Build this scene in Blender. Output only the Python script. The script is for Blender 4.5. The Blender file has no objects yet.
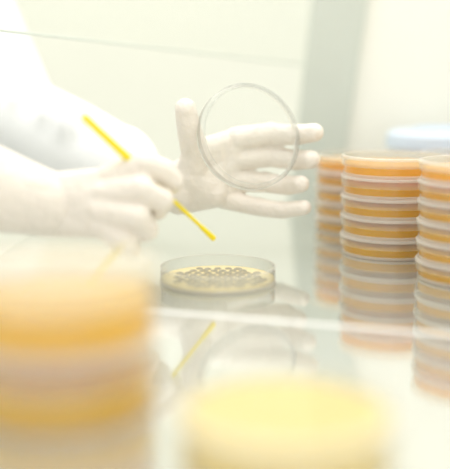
import bpy, bmesh, math, random
from mathutils import Vector, Matrix
random.seed(4)
S=bpy.context.scene
try:
    S.view_settings.view_transform='Standard'; S.view_settings.look='None'
except Exception: pass

# ---------------- materials ----------------
def newmat(n):
    m=bpy.data.materials.new(n); m.use_nodes=True
    nt=m.node_tree; nt.nodes.clear()
    return m,nt,nt.nodes.new('ShaderNodeOutputMaterial')
def pbr(n,col,rough=.5,metal=0,sss=0,noise=0,nscale=20,bump=0,bscale=60,trans=0,coat=0):
    m,nt,o=newmat(n); p=nt.nodes.new('ShaderNodeBsdfPrincipled')
    p.inputs['Base Color'].default_value=(*col,1); p.inputs['Roughness'].default_value=rough
    p.inputs['Metallic'].default_value=metal; p.inputs['Coat Weight'].default_value=coat
    if sss:
        p.inputs['Subsurface Weight'].default_value=sss; p.inputs['Subsurface Scale'].default_value=.01
        p.inputs['Subsurface Radius'].default_value=(1,.9,.8)
    tc=nt.nodes.new('ShaderNodeTexCoord')
    if noise:
        t=nt.nodes.new('ShaderNodeTexNoise'); t.inputs['Scale'].default_value=nscale
        mx=nt.nodes.new('ShaderNodeMix'); mx.data_type='RGBA'
        mx.inputs[6].default_value=(*[c*(1-noise) for c in col],1); mx.inputs[7].default_value=(*[min(1,c*(1+noise*.5)) for c in col],1)
        nt.links.new(tc.outputs['Object'],t.inputs['Vector']); nt.links.new(t.outputs['Fac'],mx.inputs[0]); nt.links.new(mx.outputs[2],p.inputs['Base Color'])
    if bump:
        t=nt.nodes.new('ShaderNodeTexNoise'); t.inputs['Scale'].default_value=bscale; t.inputs['Detail'].default_value=3
        b=nt.nodes.new('ShaderNodeBump'); b.inputs['Strength'].default_value=bump; b.inputs['Distance'].default_value=.004
        nt.links.new(tc.outputs['Object'],t.inputs['Vector']); nt.links.new(t.outputs['Fac'],b.inputs['Height']); nt.links.new(b.outputs['Normal'],p.inputs['Normal'])
    sh=p.outputs[0]
    if trans:
        tr=nt.nodes.new('ShaderNodeBsdfTranslucent'); tr.inputs['Color'].default_value=(*col,1)
        ms=nt.nodes.new('ShaderNodeMixShader'); ms.inputs[0].default_value=trans
        nt.links.new(sh,ms.inputs[1]); nt.links.new(tr.outputs[0],ms.inputs[2]); sh=ms.outputs[0]
    nt.links.new(sh,o.inputs['Surface']); return m
def clear(n,tint=(.97,.98,.97),white=.05,gl=.6,rough=.03,wcol=(.95,.95,.93),edge=1.0):
    # thin clear plastic: transparent (denser at grazing angles) + a little milky scatter + reflection
    m,nt,o=newmat(n)
    t=nt.nodes.new('ShaderNodeBsdfTransparent'); t.inputs[0].default_value=(*tint,1)
    d=nt.nodes.new('ShaderNodeBsdfDiffuse'); d.inputs[0].default_value=(*wcol,1)
    tl=nt.nodes.new('ShaderNodeBsdfTranslucent'); tl.inputs[0].default_value=(*wcol,1)
    dd=nt.nodes.new('ShaderNodeMixShader'); dd.inputs[0].default_value=.5
    g=nt.nodes.new('ShaderNodeBsdfGlossy'); g.inputs['Roughness'].default_value=rough
    f=nt.nodes.new('ShaderNodeLayerWeight'); f.inputs['Blend'].default_value=.5
    pw=nt.nodes.new('ShaderNodeMath'); pw.operation='POWER'; pw.inputs[1].default_value=4
    ml=nt.nodes.new('ShaderNodeMath'); ml.operation='MULTIPLY_ADD'; ml.inputs[1].default_value=gl; ml.inputs[2].default_value=.035
    a=nt.nodes.new('ShaderNodeMixShader'); a.inputs[0].default_value=white
    b=nt.nodes.new('ShaderNodeMixShader'); L=nt.links.new
    cm=nt.nodes.new('ShaderNodeMix'); cm.data_type='RGBA'
    cm.inputs[6].default_value=(*tint,1); cm.inputs[7].default_value=(*[c*edge for c in tint],1)
    L(f.outputs['Facing'],cm.inputs[0]); L(cm.outputs[2],t.inputs[0])
    L(d.outputs[0],dd.inputs[1]); L(tl.outputs[0],dd.inputs[2])
    L(t.outputs[0],a.inputs[1]); L(dd.outputs[0],a.inputs[2])
    L(f.outputs['Facing'],pw.inputs[0]); L(pw.outputs[0],ml.inputs[0]); L(ml.outputs[0],b.inputs[0])
    L(a.outputs[0],b.inputs[1]); L(g.outputs[0],b.inputs[2])
    L(b.outputs[0],o.inputs['Surface']); return m
M={}
M['wall']=pbr('room_paint',(.87,.875,.79),.8,noise=.02,nscale=3)
M['wallr']=pbr('cabinet_enamel',(.89,.885,.81),.45,noise=.02,nscale=4)
M['floor']=pbr('vinyl_floor',(.75,.77,.72),.4,noise=.06,nscale=8)
M['steel']=pbr('polished_steel',(.67,.69,.64),.06,metal=.75,noise=.03,nscale=9)
M['steel2']=pbr('brushed_steel',(.77,.79,.76),.075,metal=.72,noise=.03,nscale=9)
M['post']=pbr('grey_green_frame',(.59,.63,.57),.5,noise=.04)
M['trim']=pbr('bright_trim',(.99,.99,.98),.3)
M['coat']=pbr('white_cotton',(.91,.92,.92),.9,noise=.03,nscale=15,bump=.5,bscale=25)
M['glove']=pbr('latex_glove',(.86,.80,.72),.42,sss=.1,noise=.05,nscale=60,bump=.55,bscale=130)
M['plastic']=clear('clear_polystyrene',white=.05)
M['milky']=clear('condensed_lid_polystyrene',white=.38,wcol=(1,.98,.93))
M['rim']=clear('moulded_rim_polystyrene',white=.32,wcol=(1,.96,.86))
M['bead']=clear('rim_bead',white=.70,wcol=(1,.98,.93))
M['lid']=clear('clear_lid',tint=(.98,.985,.98),white=.07,gl=.6)
M['lidw']=clear('clear_lid_wall',tint=(.97,.98,.97),white=.16,gl=.7,edge=.58)
M['glass']=clear('sash_glass',tint=(.98,.99,.975),white=.05,gl=.1)
M['edge']=pbr('glass_edge',(.66,.71,.65),.3)
M['agarO']=pbr('orange_agar',(1.0,.60,.085),.3,trans=.38,noise=.04)
M['agarY']=pbr('yellow_agar',(1.0,.83,.36),.3,trans=.3,noise=.03)
M['agarY2']=pbr('amber_agar',(1.0,.70,.14),.3,trans=.38,noise=.04)
M['agarP']=pbr('pale_agar',(1.0,.90,.58),.2,trans=.3)
M['colony']=pbr('colony_grey',(.40,.37,.28),.4)
M['yellow']=pbr('yellow_plastic',(1.0,.84,.02),.35,trans=.15)
M['blue']=pbr('blue_plastic',(.68,.78,.91),.4)
M['whitep']=pbr('white_plastic',(.9,.9,.9),.4)
M['skin']=pbr('skin',(.80,.58,.45),.5,sss=.2,noise=.05)
M['mask']=pbr('mask_cloth',(.75,.86,.92),.8)
M['dark']=pbr('dark_iris',(.04,.03,.03),.2)
M['trouser']=pbr('trouser_cloth',(.55,.6,.66),.9)
M['cap']=pbr('bouffant_cap',(.85,.9,.93),.9,bump=.6,bscale=60)

# ---------------- helpers ----------------
def link(o,parent=None):
    S.collection.objects.link(o)
    if parent: o.parent=parent
    return o
def empty(n,loc=(0,0,0)):
    e=bpy.data.objects.new(n,None); e.location=loc; e.empty_display_size=.02; return link(e)
def frombm(n,bm,mat,parent=None,smooth=False,loc=(0,0,0)):
    bmesh.ops.recalc_face_normals(bm,faces=bm.faces)
    me=bpy.data.meshes.new(n); bm.to_mesh(me); bm.free()
    if mat: me.materials.append(mat)
    if smooth:
        for p in me.polygons: p.use_smooth=True
    o=bpy.data.objects.new(n,me); o.location=loc; return link(o,parent)
def box(n,lo,hi,mat,parent=None,bev=0):
    bm=bmesh.new(); bmesh.ops.create_cube(bm,size=1)
    lo=Vector(lo); hi=Vector(hi)
    for v in bm.verts: v.co=Vector([(lo[i]+hi[i])/2+v.co[i]*(hi[i]-lo[i]) for i in range(3)])
    if bev: bmesh.ops.bevel(bm,geom=bm.edges[:],offset=bev,segments=3,affect='EDGES')
    return frombm(n,bm,mat,parent)
def prism(n,poly,z0,z1,mat,parent=None):
    bm=bmesh.new(); a=[bm.verts.new((x,y,z0)) for x,y in poly]; b=[bm.verts.new((x,y,z1)) for x,y in poly]
    bm.faces.new(a[::-1]); bm.faces.new(b); k=len(poly)
    for i in range(k): bm.faces.new((a[i],a[(i+1)%k],b[(i+1)%k],b[i]))
    return frombm(n,bm,mat,parent)
def lathe(n,prof,mat,parent=None,loc=(0,0,0),seg=96,angle=40):
    bm=bmesh.new(); rings=[]
    for r,z in prof:
        if r<1e-7: rings.append([bm.verts.new((0,0,z))])
        else: rings.append([bm.verts.new((r*math.cos(2*math.pi*i/seg),r*math.sin(2*math.pi*i/seg),z)) for i in range(seg)])
    k=len(rings)
    for j in range(k-1):
        A,B=rings[j],rings[j+1]
        for i in range(seg):
            i2=(i+1)%seg
            if len(A)==1 and len(B)==1: continue
            if len(A)==1: bm.faces.new((A[0],B[i],B[i2]))
            elif len(B)==1: bm.faces.new((A[i],A[i2],B[0]))
            else: bm.faces.new((A[i],A[i2],B[i2],B[i]))
    o=frombm(n,bm,mat,parent,loc=loc)
    for p in o.data.polygons: p.use_smooth=True
    bm=bmesh.new(); bm.from_mesh(o.data)
    for e in bm.edges:
        if len(e.link_faces)==2 and e.calc_face_angle(0)>math.radians(angle): e.smooth=False
    bm.to_mesh(o.data); bm.free()
    return o
def hull(bm,sph,sub=3):
    t=bmesh.new()
    for c,r in sph: 
        bmesh.ops.create_icosphere(t,subdivisions=sub,radius=r,matrix=Matrix.Translation(Vector(c)))
    res=bmesh.ops.convex_hull(t,input=t.verts[:])
    bmesh.ops.delete(t,geom=list({g for g in res['geom_interior']+res['geom_unused'] if isinstance(g,bmesh.types.BMVert)}),context='VERTS')
    me=bpy.data.meshes.new('t'); t.to_mesh(me); t.free(); bm.from_mesh(me); bpy.data.meshes.remove(me)
def chain(bm,pts,sub=3):
    for a,b in zip(pts[:-1],pts[1:]): hull(bm,[a,b],sub)
def organic(n,bm,mat,parent,voxel,sm=4,loc=(0,0,0)):
    o=frombm(n,bm,mat,parent,loc=loc)
    m=o.modifiers.new('remesh','REMESH'); m.mode='VOXEL'; m.voxel_size=voxel; m.use_smooth_shade=True
    s=o.modifiers.new('smooth','SMOOTH'); s.factor=.5; s.iterations=sm
    return o

# ---------------- room ----------------
box('floor',(-1.8,-1.2,-.80),(2.0,2.7,-.75),M['floor'])
box('wall_back',(-1.8,2.6,-.75),(2.0,2.7,2.0),M['wall'])
box('wall_left',(-1.9,-1.2,-.75),(-1.8,2.7,2.0),M['wall'])
box('baseboard_back',(-1.8,2.585,-.75),(2.0,2.6,-.65),M['whitep'])

# ---------------- clean bench ----------------
cab=empty('laminar_flow_cabinet')
f=lambda x:.584-.307*x
XL,XR,Y0,Y1=-.20,.62,-.25,1.12
prism('worktop_rear',[(XL,f(XL)+.002),(XR,f(XR)+.002),(XR,Y1),(XL,Y1)],-.03,0,M['steel'],cab)
prism('worktop_front',[(XL,Y0),(XR,Y0),(XR,f(XR)-.002),(XL,f(XL)-.002)],-.03,0,M['steel2'],cab)
prism('worktop_seam_strip',[(XL,f(XL)-.002),(XR,f(XR)-.002),(XR,f(XR)+.002),(XL,f(XL)+.002)],-.03,.0008,M['trim'],cab)
box('base_cabinet',(.05,Y0+.05,-.75),(XR,Y1,-.03),M['wallr'],cab)
box('rear_panel',(XR,Y0,-.75),(XR+.03,Y1+.03,.9),M['wallr'],cab)
def vquad(n,pts,th,mat,parent):
    bm=bmesh.new(); a=[bm.verts.new(p) for p in pts]; b=[bm.verts.new((p[0],p[1]+th,p[2])) for p in pts]
    bm.faces.new(a); bm.faces.new(b[::-1]); k=len(pts)
    for i in range(k): bm.faces.new((a[i],a[(i+1)%k],b[(i+1)%k],b[i]))
    return frombm(n,bm,mat,parent)
vquad('side_panel',[(.138,1.13,-.03),(XR,1.13,-.03),(XR,1.13,.9),(.255,1.13,.9)],.012,M['wallr'],cab)
vquad('leaning_frame_post',[(.078,1.12,-.03),(.138,1.12,-.03),(.255,1.12,.9),(.175,1.12,.9)],.03,M['post'],cab)
# glass sash (single thin pane with a ground edge)
a=Vector((-.30,.725,.208)); b=Vector((.096,1.112,.172)); up=Vector((.05,0,.5))
bm=bmesh.new(); vs=[bm.verts.new(p) for p in (a,b,b+up,a+up)]; bm.faces.new(vs)
frombm('sash_glass',bm,M['glass'],cab)
bm=bmesh.new(); chain(bm,[(a,.0013),(b,.0013)]); frombm('sash_edge',bm,M['edge'],cab,True)

# ---------------- petri dishes (thin walled shells) ----------------
def dish(parent,z,h,agar,R=.0445,pm='plastic',lid=True,ah=.60,top='plastic'):
    hb=h-.0016
    lathe('dish_base',[(R-.004,.0004),(R-.0022,0),(R-.001,.0006),(R-.001,hb),(R-.0022,hb)],M[pm],parent,(0,0,z))
    lathe('foot_ring',[(R-.004,0),(R-.0005,0),(R-.0005,.0022),(R-.0012,.0026)],M['bead'],parent,(0,0,z))
    lathe('agar',[(0,.0012),(R-.0022,.0012),(R-.0016,.0020),(R-.0016,h*ah+.0004),(R-.0028,h*ah),(0,h*ah)],M[agar],parent,(0,0,z))
    if lid:
        lathe('dish_lid',[(0,h-.0003),(R-.001,h-.0003)],M[top],parent,(0,0,z))
        lathe('lid_skirt',[(R-.001,h-.0003),(R+.0004,h-.0003),(R+.001,h-.0010),(R+.001,h*.50)],M['rim'],parent,(0,0,z))
        lathe('lid_bead',[(R+.0010,h-.0026),(R+.0014,h-.0022),(R+.0014,h-.0006),(R+.0006,h),(R-.001,h)],M['bead'],parent,(0,0,z))
    else:
        lathe('dish_floor',[(0,.0006),(R-.0022,.0006)],M[pm],parent,(0,0,z))
def stack(x,y,n,h,agar,**k):
    e=empty('petri_dish_stack',(x,y,0))
    for i in range(n): dish(e,i*(h+.0002)+.0003,h,agar,**k)
    return e
stack(.151,.810,5,.0176,'agarO')
stack(.198,.702,6,.0155,'agarO')
stack(.140,.937,5,.0155,'agarO')
stack(.237,.880,5,.0168,'agarO')
stack(-.078,.419,2,.0360,'agarY2',ah=.55,top='milky')
e=empty('petri_dish',(.0255,.357,0)); dish(e,.0003,.0245,'agarY',lid=True,ah=.8)
e=empty('petri_dish',(-.0055,.688,0)); dish(e,.0003,.0145,'agarP',pm='lidw',lid=False,ah=.22,R=.0455)
lathe('dish_rim',[(.0443,.0128),(.0450,.0128),(.0450,.0134),(.0443,.0134),(.0443,.0128)],M['bead'],e)
k=0
for i in range(-4,5):
    for j in range(-4,5):
        x=(i+.5*(j%2))*.0078+random.uniform(-.0007,.0007); y=j*.0078+random.uniform(-.0007,.0007); s=random.uniform(.8,1.08)
        if math.hypot(x,y)<.036:
            lathe('colony_ring_%d'%k,[(.0017*s,0),(.0020*s,.0006),(.0027*s,.0008),(.0034*s,.0005),(.0035*s,0)],M['colony'],e,(x,y,.0036),seg=20); k+=1

# lid held in the hand
lid=empty('petri_dish_lid',(.0215,.790,.107))
R=.047
lathe('lid_face',[(0,.0034),(R-.003,.0034)],M['lid'],lid)
lathe('lid_wall',[(R-.003,.0034),(R-.0008,.0034),(R,.0028),(R,-.006)],M['lidw'],lid)
lathe('lid_rim',[(R-.0008,-.0060),(R+.0004,-.0060),(R+.0004,-.0050),(R-.0008,-.0050),(R-.0008,-.0060)],M['bead'],lid)
lathe('lid_step',[(R-.0045,.0037),(R-.0036,.0042),(R-.0027,.0037)],M['lidw'],lid)
nrm=Vector((.36,-.87,.30)).normalized()
lid.rotation_euler=nrm.to_track_quat('Z','Y').to_euler()

# inoculation loop
A=Vector((-.0964,.6245,.1305)); B=Vector((-.0093,.689,.0348)); d=B-A
bm=bmesh.new()
chain(bm,[(A,.0028),(A+d*.35,.0029),(A+d*.42,.0018),(A+d*.75,.0016),(A+d*.97,.0013)])
chain(bm,[(A+d*.90,.0018),(B,.0023)])
frombm('inoculation_loop',bm,M['yellow'],None,True)

# plastic tub
t=empty('plastic_tub',(.252,1.035,0))
lathe('tub_body',[(0,.0002),(.054,.0002),(.058,.004),(.063,.078),(.0615,.078),(.056,.006),(0,.004)],M['whitep'],t)
lathe('tub_lid',[(0,.0975),(.060,.0975),(.066,.093),(.067,.079),(.064,.0785),(.064,.088),(0,.090)],M['blue'],t)
lathe('lid_knob_ring',[(.030,.0975),(.031,.101),(.035,.101),(.036,.0975)],M['blue'],t)

# ---------------- technician ----------------
tech=empty('lab_technician',(0,0,0))
mm=.001
def P(O,p): return Vector(O)+Vector(p)*mm
def hand(name,O,fingers,thumb,palm,web,cuff):
    bm=bmesh.new()
    for f_ in fingers:
        chain(bm,[(P(O,p),r*mm) for p,r in f_])
        for p,r in f_[1:3]: hull(bm,[(P(O,p)+Vector((0,.0012,.0004)),(r+.5)*mm)])  # knuckle swell
    chain(bm,[(P(O,p),r*mm) for p,r in thumb])
    for h_ in palm+web: hull(bm,[(P(O,p),r*mm) for p,r in h_])
    chain(bm,cuff)
    return organic(name,bm,M['glove'],tech,.0013,3)
O=(0,.80,.020)
idx=[((10,17,83),11),((42,26,87),10),((64,21,86),9.4),((80,9,89),8.4)]
mid=[((8,19,64),10.5),((42,29,66),10),((65,22,63),9.4),((77,8,65),8.6)]
rin=[((4,18,45),10.2),((37,28,42),9.4),((57,19,40),8.8),((68,6,43),8.0)]
lit=[((0,14,28),9.2),((31,20,20),8.4),((52,13,18),7.8),((71,3,22),7.0)]
th=[((-30,8,45),16),((-26,-3,72),13),((-31,-13,92),11),((-34,-19,111),9.3)]
palmL=[[((8,18,82),10),((6,19,65),10),((3,18,47),10),((-2,15,31),9.5),((-42,12,48),15),((-42,12,27),13)],
       [((-30,4,50),15),((-42,12,38),14),((-10,6,34),12),((-8,14,60),12)]]
webL=[[((-27,-1,72),11),((-26,6,50),12),((4,17,82),9),((2,18,60),9)]]
Wl=Vector((-.050,.816,.056)); El=Vector((-.235,1.0,.112))
hand('left_hand',O,[idx,mid,rin,lit],th,palmL,webL,[(Vector((-.042,.812,.057)),.021),(Wl+(El-Wl)*.12,.025),(Wl+(El-Wl)*.34,.033)])
O2=(0,.65,.045)
idx=[((-85,0,40),11),((-60,-1,51),10),((-46,7,45),9),((-38,12,37),7.8)]
mid=[((-87,-8,30),11),((-60,-12,34),10),((-46,-5,25),8.8),((-50,5,17),8)]
rin=[((-90,-12,19),10.4),((-63,-17,15),9.6),((-57,-8,4),8.6),((-68,3,2),7.8)]
lit=[((-91,-12,9),9.4),((-71,-16,-2),8.4),((-69,-7,-11),7.6),((-79,3,-9),6.8)]
th=[((-108,22,28),14),((-82,33,34),11.5),((-58,33,34),9.8),((-41,26,33),8.2)]
palmR=[[((-85,0,38),11),((-87,-6,29),11),((-90,-10,19),10.4),((-92,-10,8),9.5),((-127,4,30),15),((-127,4,12),15)]]
webR=[[((-108,20,28),12),((-86,26,34),9),((-88,4,34),9),((-120,6,22),13)]]
Wr=Vector((-.128,.654,.066)); Er=Vector((-.37,.61,.14))
hand('right_hand',O2,[idx,mid,rin,lit],th,palmR,webR,[(Wr,.024),(Wr+(Er-Wr)*.12,.029),(Wr+(Er-Wr)*.30,.038)])
# coat
SL=Vector((-.36,1.045,.36)); SR=Vector((-.42,.665,.36)); C=(SL+SR)/2
bm=bmesh.new()
def lerp(a,b,t): return a+(b-a)*t
for W,E,Sh in ((Wl,El,SL),(Wr,Er,SR)):
    chain(bm,[(lerp(W,E,.27),.039),(lerp(W,E,.6),.047),(E,.052)])
    hull(bm,[(lerp(W,E,.26),.038),(lerp(W,E,.30),.042)])
    chain(bm,[(E,.054),(lerp(E,Sh,.5),.062),(Sh,.068)])
    for tt in (.42,.55,.75): # soft sleeve folds
        p=lerp(W,E,tt); dd=(E-W).normalized(); q=dd.cross(Vector((0,0,1)))
        hull(bm,[(p+Vector((0,0,.028))-q*.02,.022),(p+dd*.03+Vector((0,0,-.02))-q*.02,.022)])
    hull(bm,[(Sh,.064),(C+Vector((0,0,.03)),.085),(C+Vector((-.02,0,-.15)),.10),(lerp(Sh,C,.35)+Vector((-.01,0,-.16)),.09)])
hull(bm,[(C+Vector((-.02,.08,-.15)),.11),(C+Vector((-.02,-.08,-.15)),.11),(C+Vector((-.05,.07,-.42)),.115),(C+Vector((-.05,-.07,-.42)),.115),(C+Vector((-.05,0,-.5)),.12)])
hull(bm,[(C+Vector((-.05,.09,-.5)),.115),(C+Vector((-.05,-.09,-.5)),.115)])
hull(bm,[(C+Vector((0,0,.03)),.08),(C+Vector((0,0,.085)),.058)])
organic('lab_coat',bm,M['coat'],tech,.006,4)
for i in range(4):
    lathe('coat_button_%d'%i,[(0,.003),(.006,.003),(.007,0),(0,0)],M['whitep'],tech,seg=20).matrix_world=Matrix.Translation(C+Vector((.088,0,-.06-.08*i)))@Matrix.Rotation(math.radians(90),4,'Y')
# neck + head
H=C+Vector((.03,0,.235))
bm=bmesh.new()
chain(bm,[(C+Vector((-.005,0,.07)),.052),(H+Vector((-.02,0,-.05)),.052)])
hull(bm,[(H+Vector((-.02,0,.03)),.082),(H+Vector((.02,0,.02)),.070),(H+Vector((.045,0,-.085)),.028),(H+Vector((.0,.035,-.06)),.03),(H+Vector((.0,-.035,-.06)),.03)])
hull(bm,[(H+Vector((.085,0,.005)),.008),(H+Vector((.108,0,-.028)),.011),(H+Vector((.085,0,-.03)),.016)])
for s in (1,-1): hull(bm,[(H+Vector((-.01,s*.078,.005)),.011),(H+Vector((-.006,s*.080,-.03)),.008),(H+Vector((-.022,s*.084,.0)),.009)])
hull(bm,[(H+Vector((.083,.018,-.06)),.007),(H+Vector((.083,-.018,-.06)),.007)])
organic('head',bm,M['skin'],tech,.004,4)
for s in (1,-1):
    bm=bmesh.new(); bmesh.ops.create_uvsphere(bm,u_segments=24,v_segments=16,radius=.012); frombm('eye_%s'%('l' if s>0 else 'r'),bm,M['whitep'],tech,True,H+Vector((.078,s*.031,.003)))
    bm=bmesh.new(); bmesh.ops.create_uvsphere(bm,u_segments=20,v_segments=12,radius=.006); frombm('iris_%s'%('l' if s>0 else 'r'),bm,M['dark'],tech,True,H+Vector((.0855,s*.031,.001)))
bm=bmesh.new(); hull(bm,[(H+Vector((.100,0,-.030)),.018),(H+Vector((.068,.04,-.045)),.022),(H+Vector((.068,-.04,-.045)),.022),(H+Vector((.055,0,-.09)),.028)])
organic('face_mask',bm,M['mask'],tech,.004,4)
bm=bmesh.new(); hull(bm,[(H+Vector((-.028,0,.055)),.090),(H+Vector((.02,0,.065)),.072),(H+Vector((-.06,0,.01)),.062)])
organic('bouffant_cap',bm,M['cap'],tech,.005,4)
# legs
bm=bmesh.new(); pel=C+Vector((-.05,0,-.56))
for s in (1,-1):
    hp=pel+Vector((0,s*.085,0)); kn=Vector((-.085,hp.y+s*.06,-.27)); an=Vector((-.12,hp.y+s*.05,-.67))
    chain(bm,[(hp,.085),(kn,.058),(an,.040)]); hull(bm,[(an+Vector((0,0,-.035)),.035),(an+Vector((.14,0,-.048)),.03)])
hull(bm,[(pel+Vector((0,.085,0)),.09),(pel+Vector((0,-.085,0)),.09)])
organic('trousers_and_shoes',bm,M['trouser'],tech,.007,4)
st=empty('lab_stool',(pel.x,pel.y,0))
zt=pel.z-.095
lathe('seat',[(0,zt-.05),(.16,zt-.05),(.175,zt-.035),(.175,zt-.012),(.16,zt),(0,zt)],M['trouser'],st)
lathe('post',[(0,-.70),(.025,-.70),(.025,zt-.05),(0,zt-.05)],M['steel'],st)
for i in range(5):
    a_=i*math.tau/5; bm=bmesh.new(); chain(bm,[((0,0,-.69),.02),((.24*math.cos(a_),.24*math.sin(a_),-.725),.02)]); frombm('foot_%d'%i,bm,M['steel'],st,True)

# ---------------- light ----------------
w=bpy.data.worlds.new('world'); S.world=w; w.use_nodes=True
bg=w.node_tree.nodes['Background']; bg.inputs[0].default_value=(1,.985,.95,1); bg.inputs[1].default_value=1.10
def area(n,loc,tgt,size,e,col=(1,1,1)):
    l=bpy.data.lights.new(n,'AREA'); l.shape='RECTANGLE'; l.size=size[0]; l.size_y=size[1]; l.energy=e; l.color=col
    o=bpy.data.objects.new(n,l); o.location=loc; o.rotation_euler=(Vector(tgt)-Vector(loc)).to_track_quat('-Z','Y').to_euler(); link(o)
area('cabinet_lamp',(.15,.6,1.0),(.05,.7,0),(.5,1.0),5.3,(1,.98,.94))
area('room_lamp',(-.3,1.8,2.2),(0,1.9,0),(1.5,1.0),21,(1,.985,.94))

# ---------------- camera ----------------
c=bpy.data.cameras.new('camera'); co=bpy.data.objects.new('camera',c); link(co)
co.location=(0,0,.159); co.rotation_euler=(math.radians(80),0,0)
c.lens=69.1; c.sensor_width=36; c.clip_start=.01
c.dof.use_dof=True; c.dof.focus_distance=.755; c.dof.aperture_fstop=2.1
S.camera=co
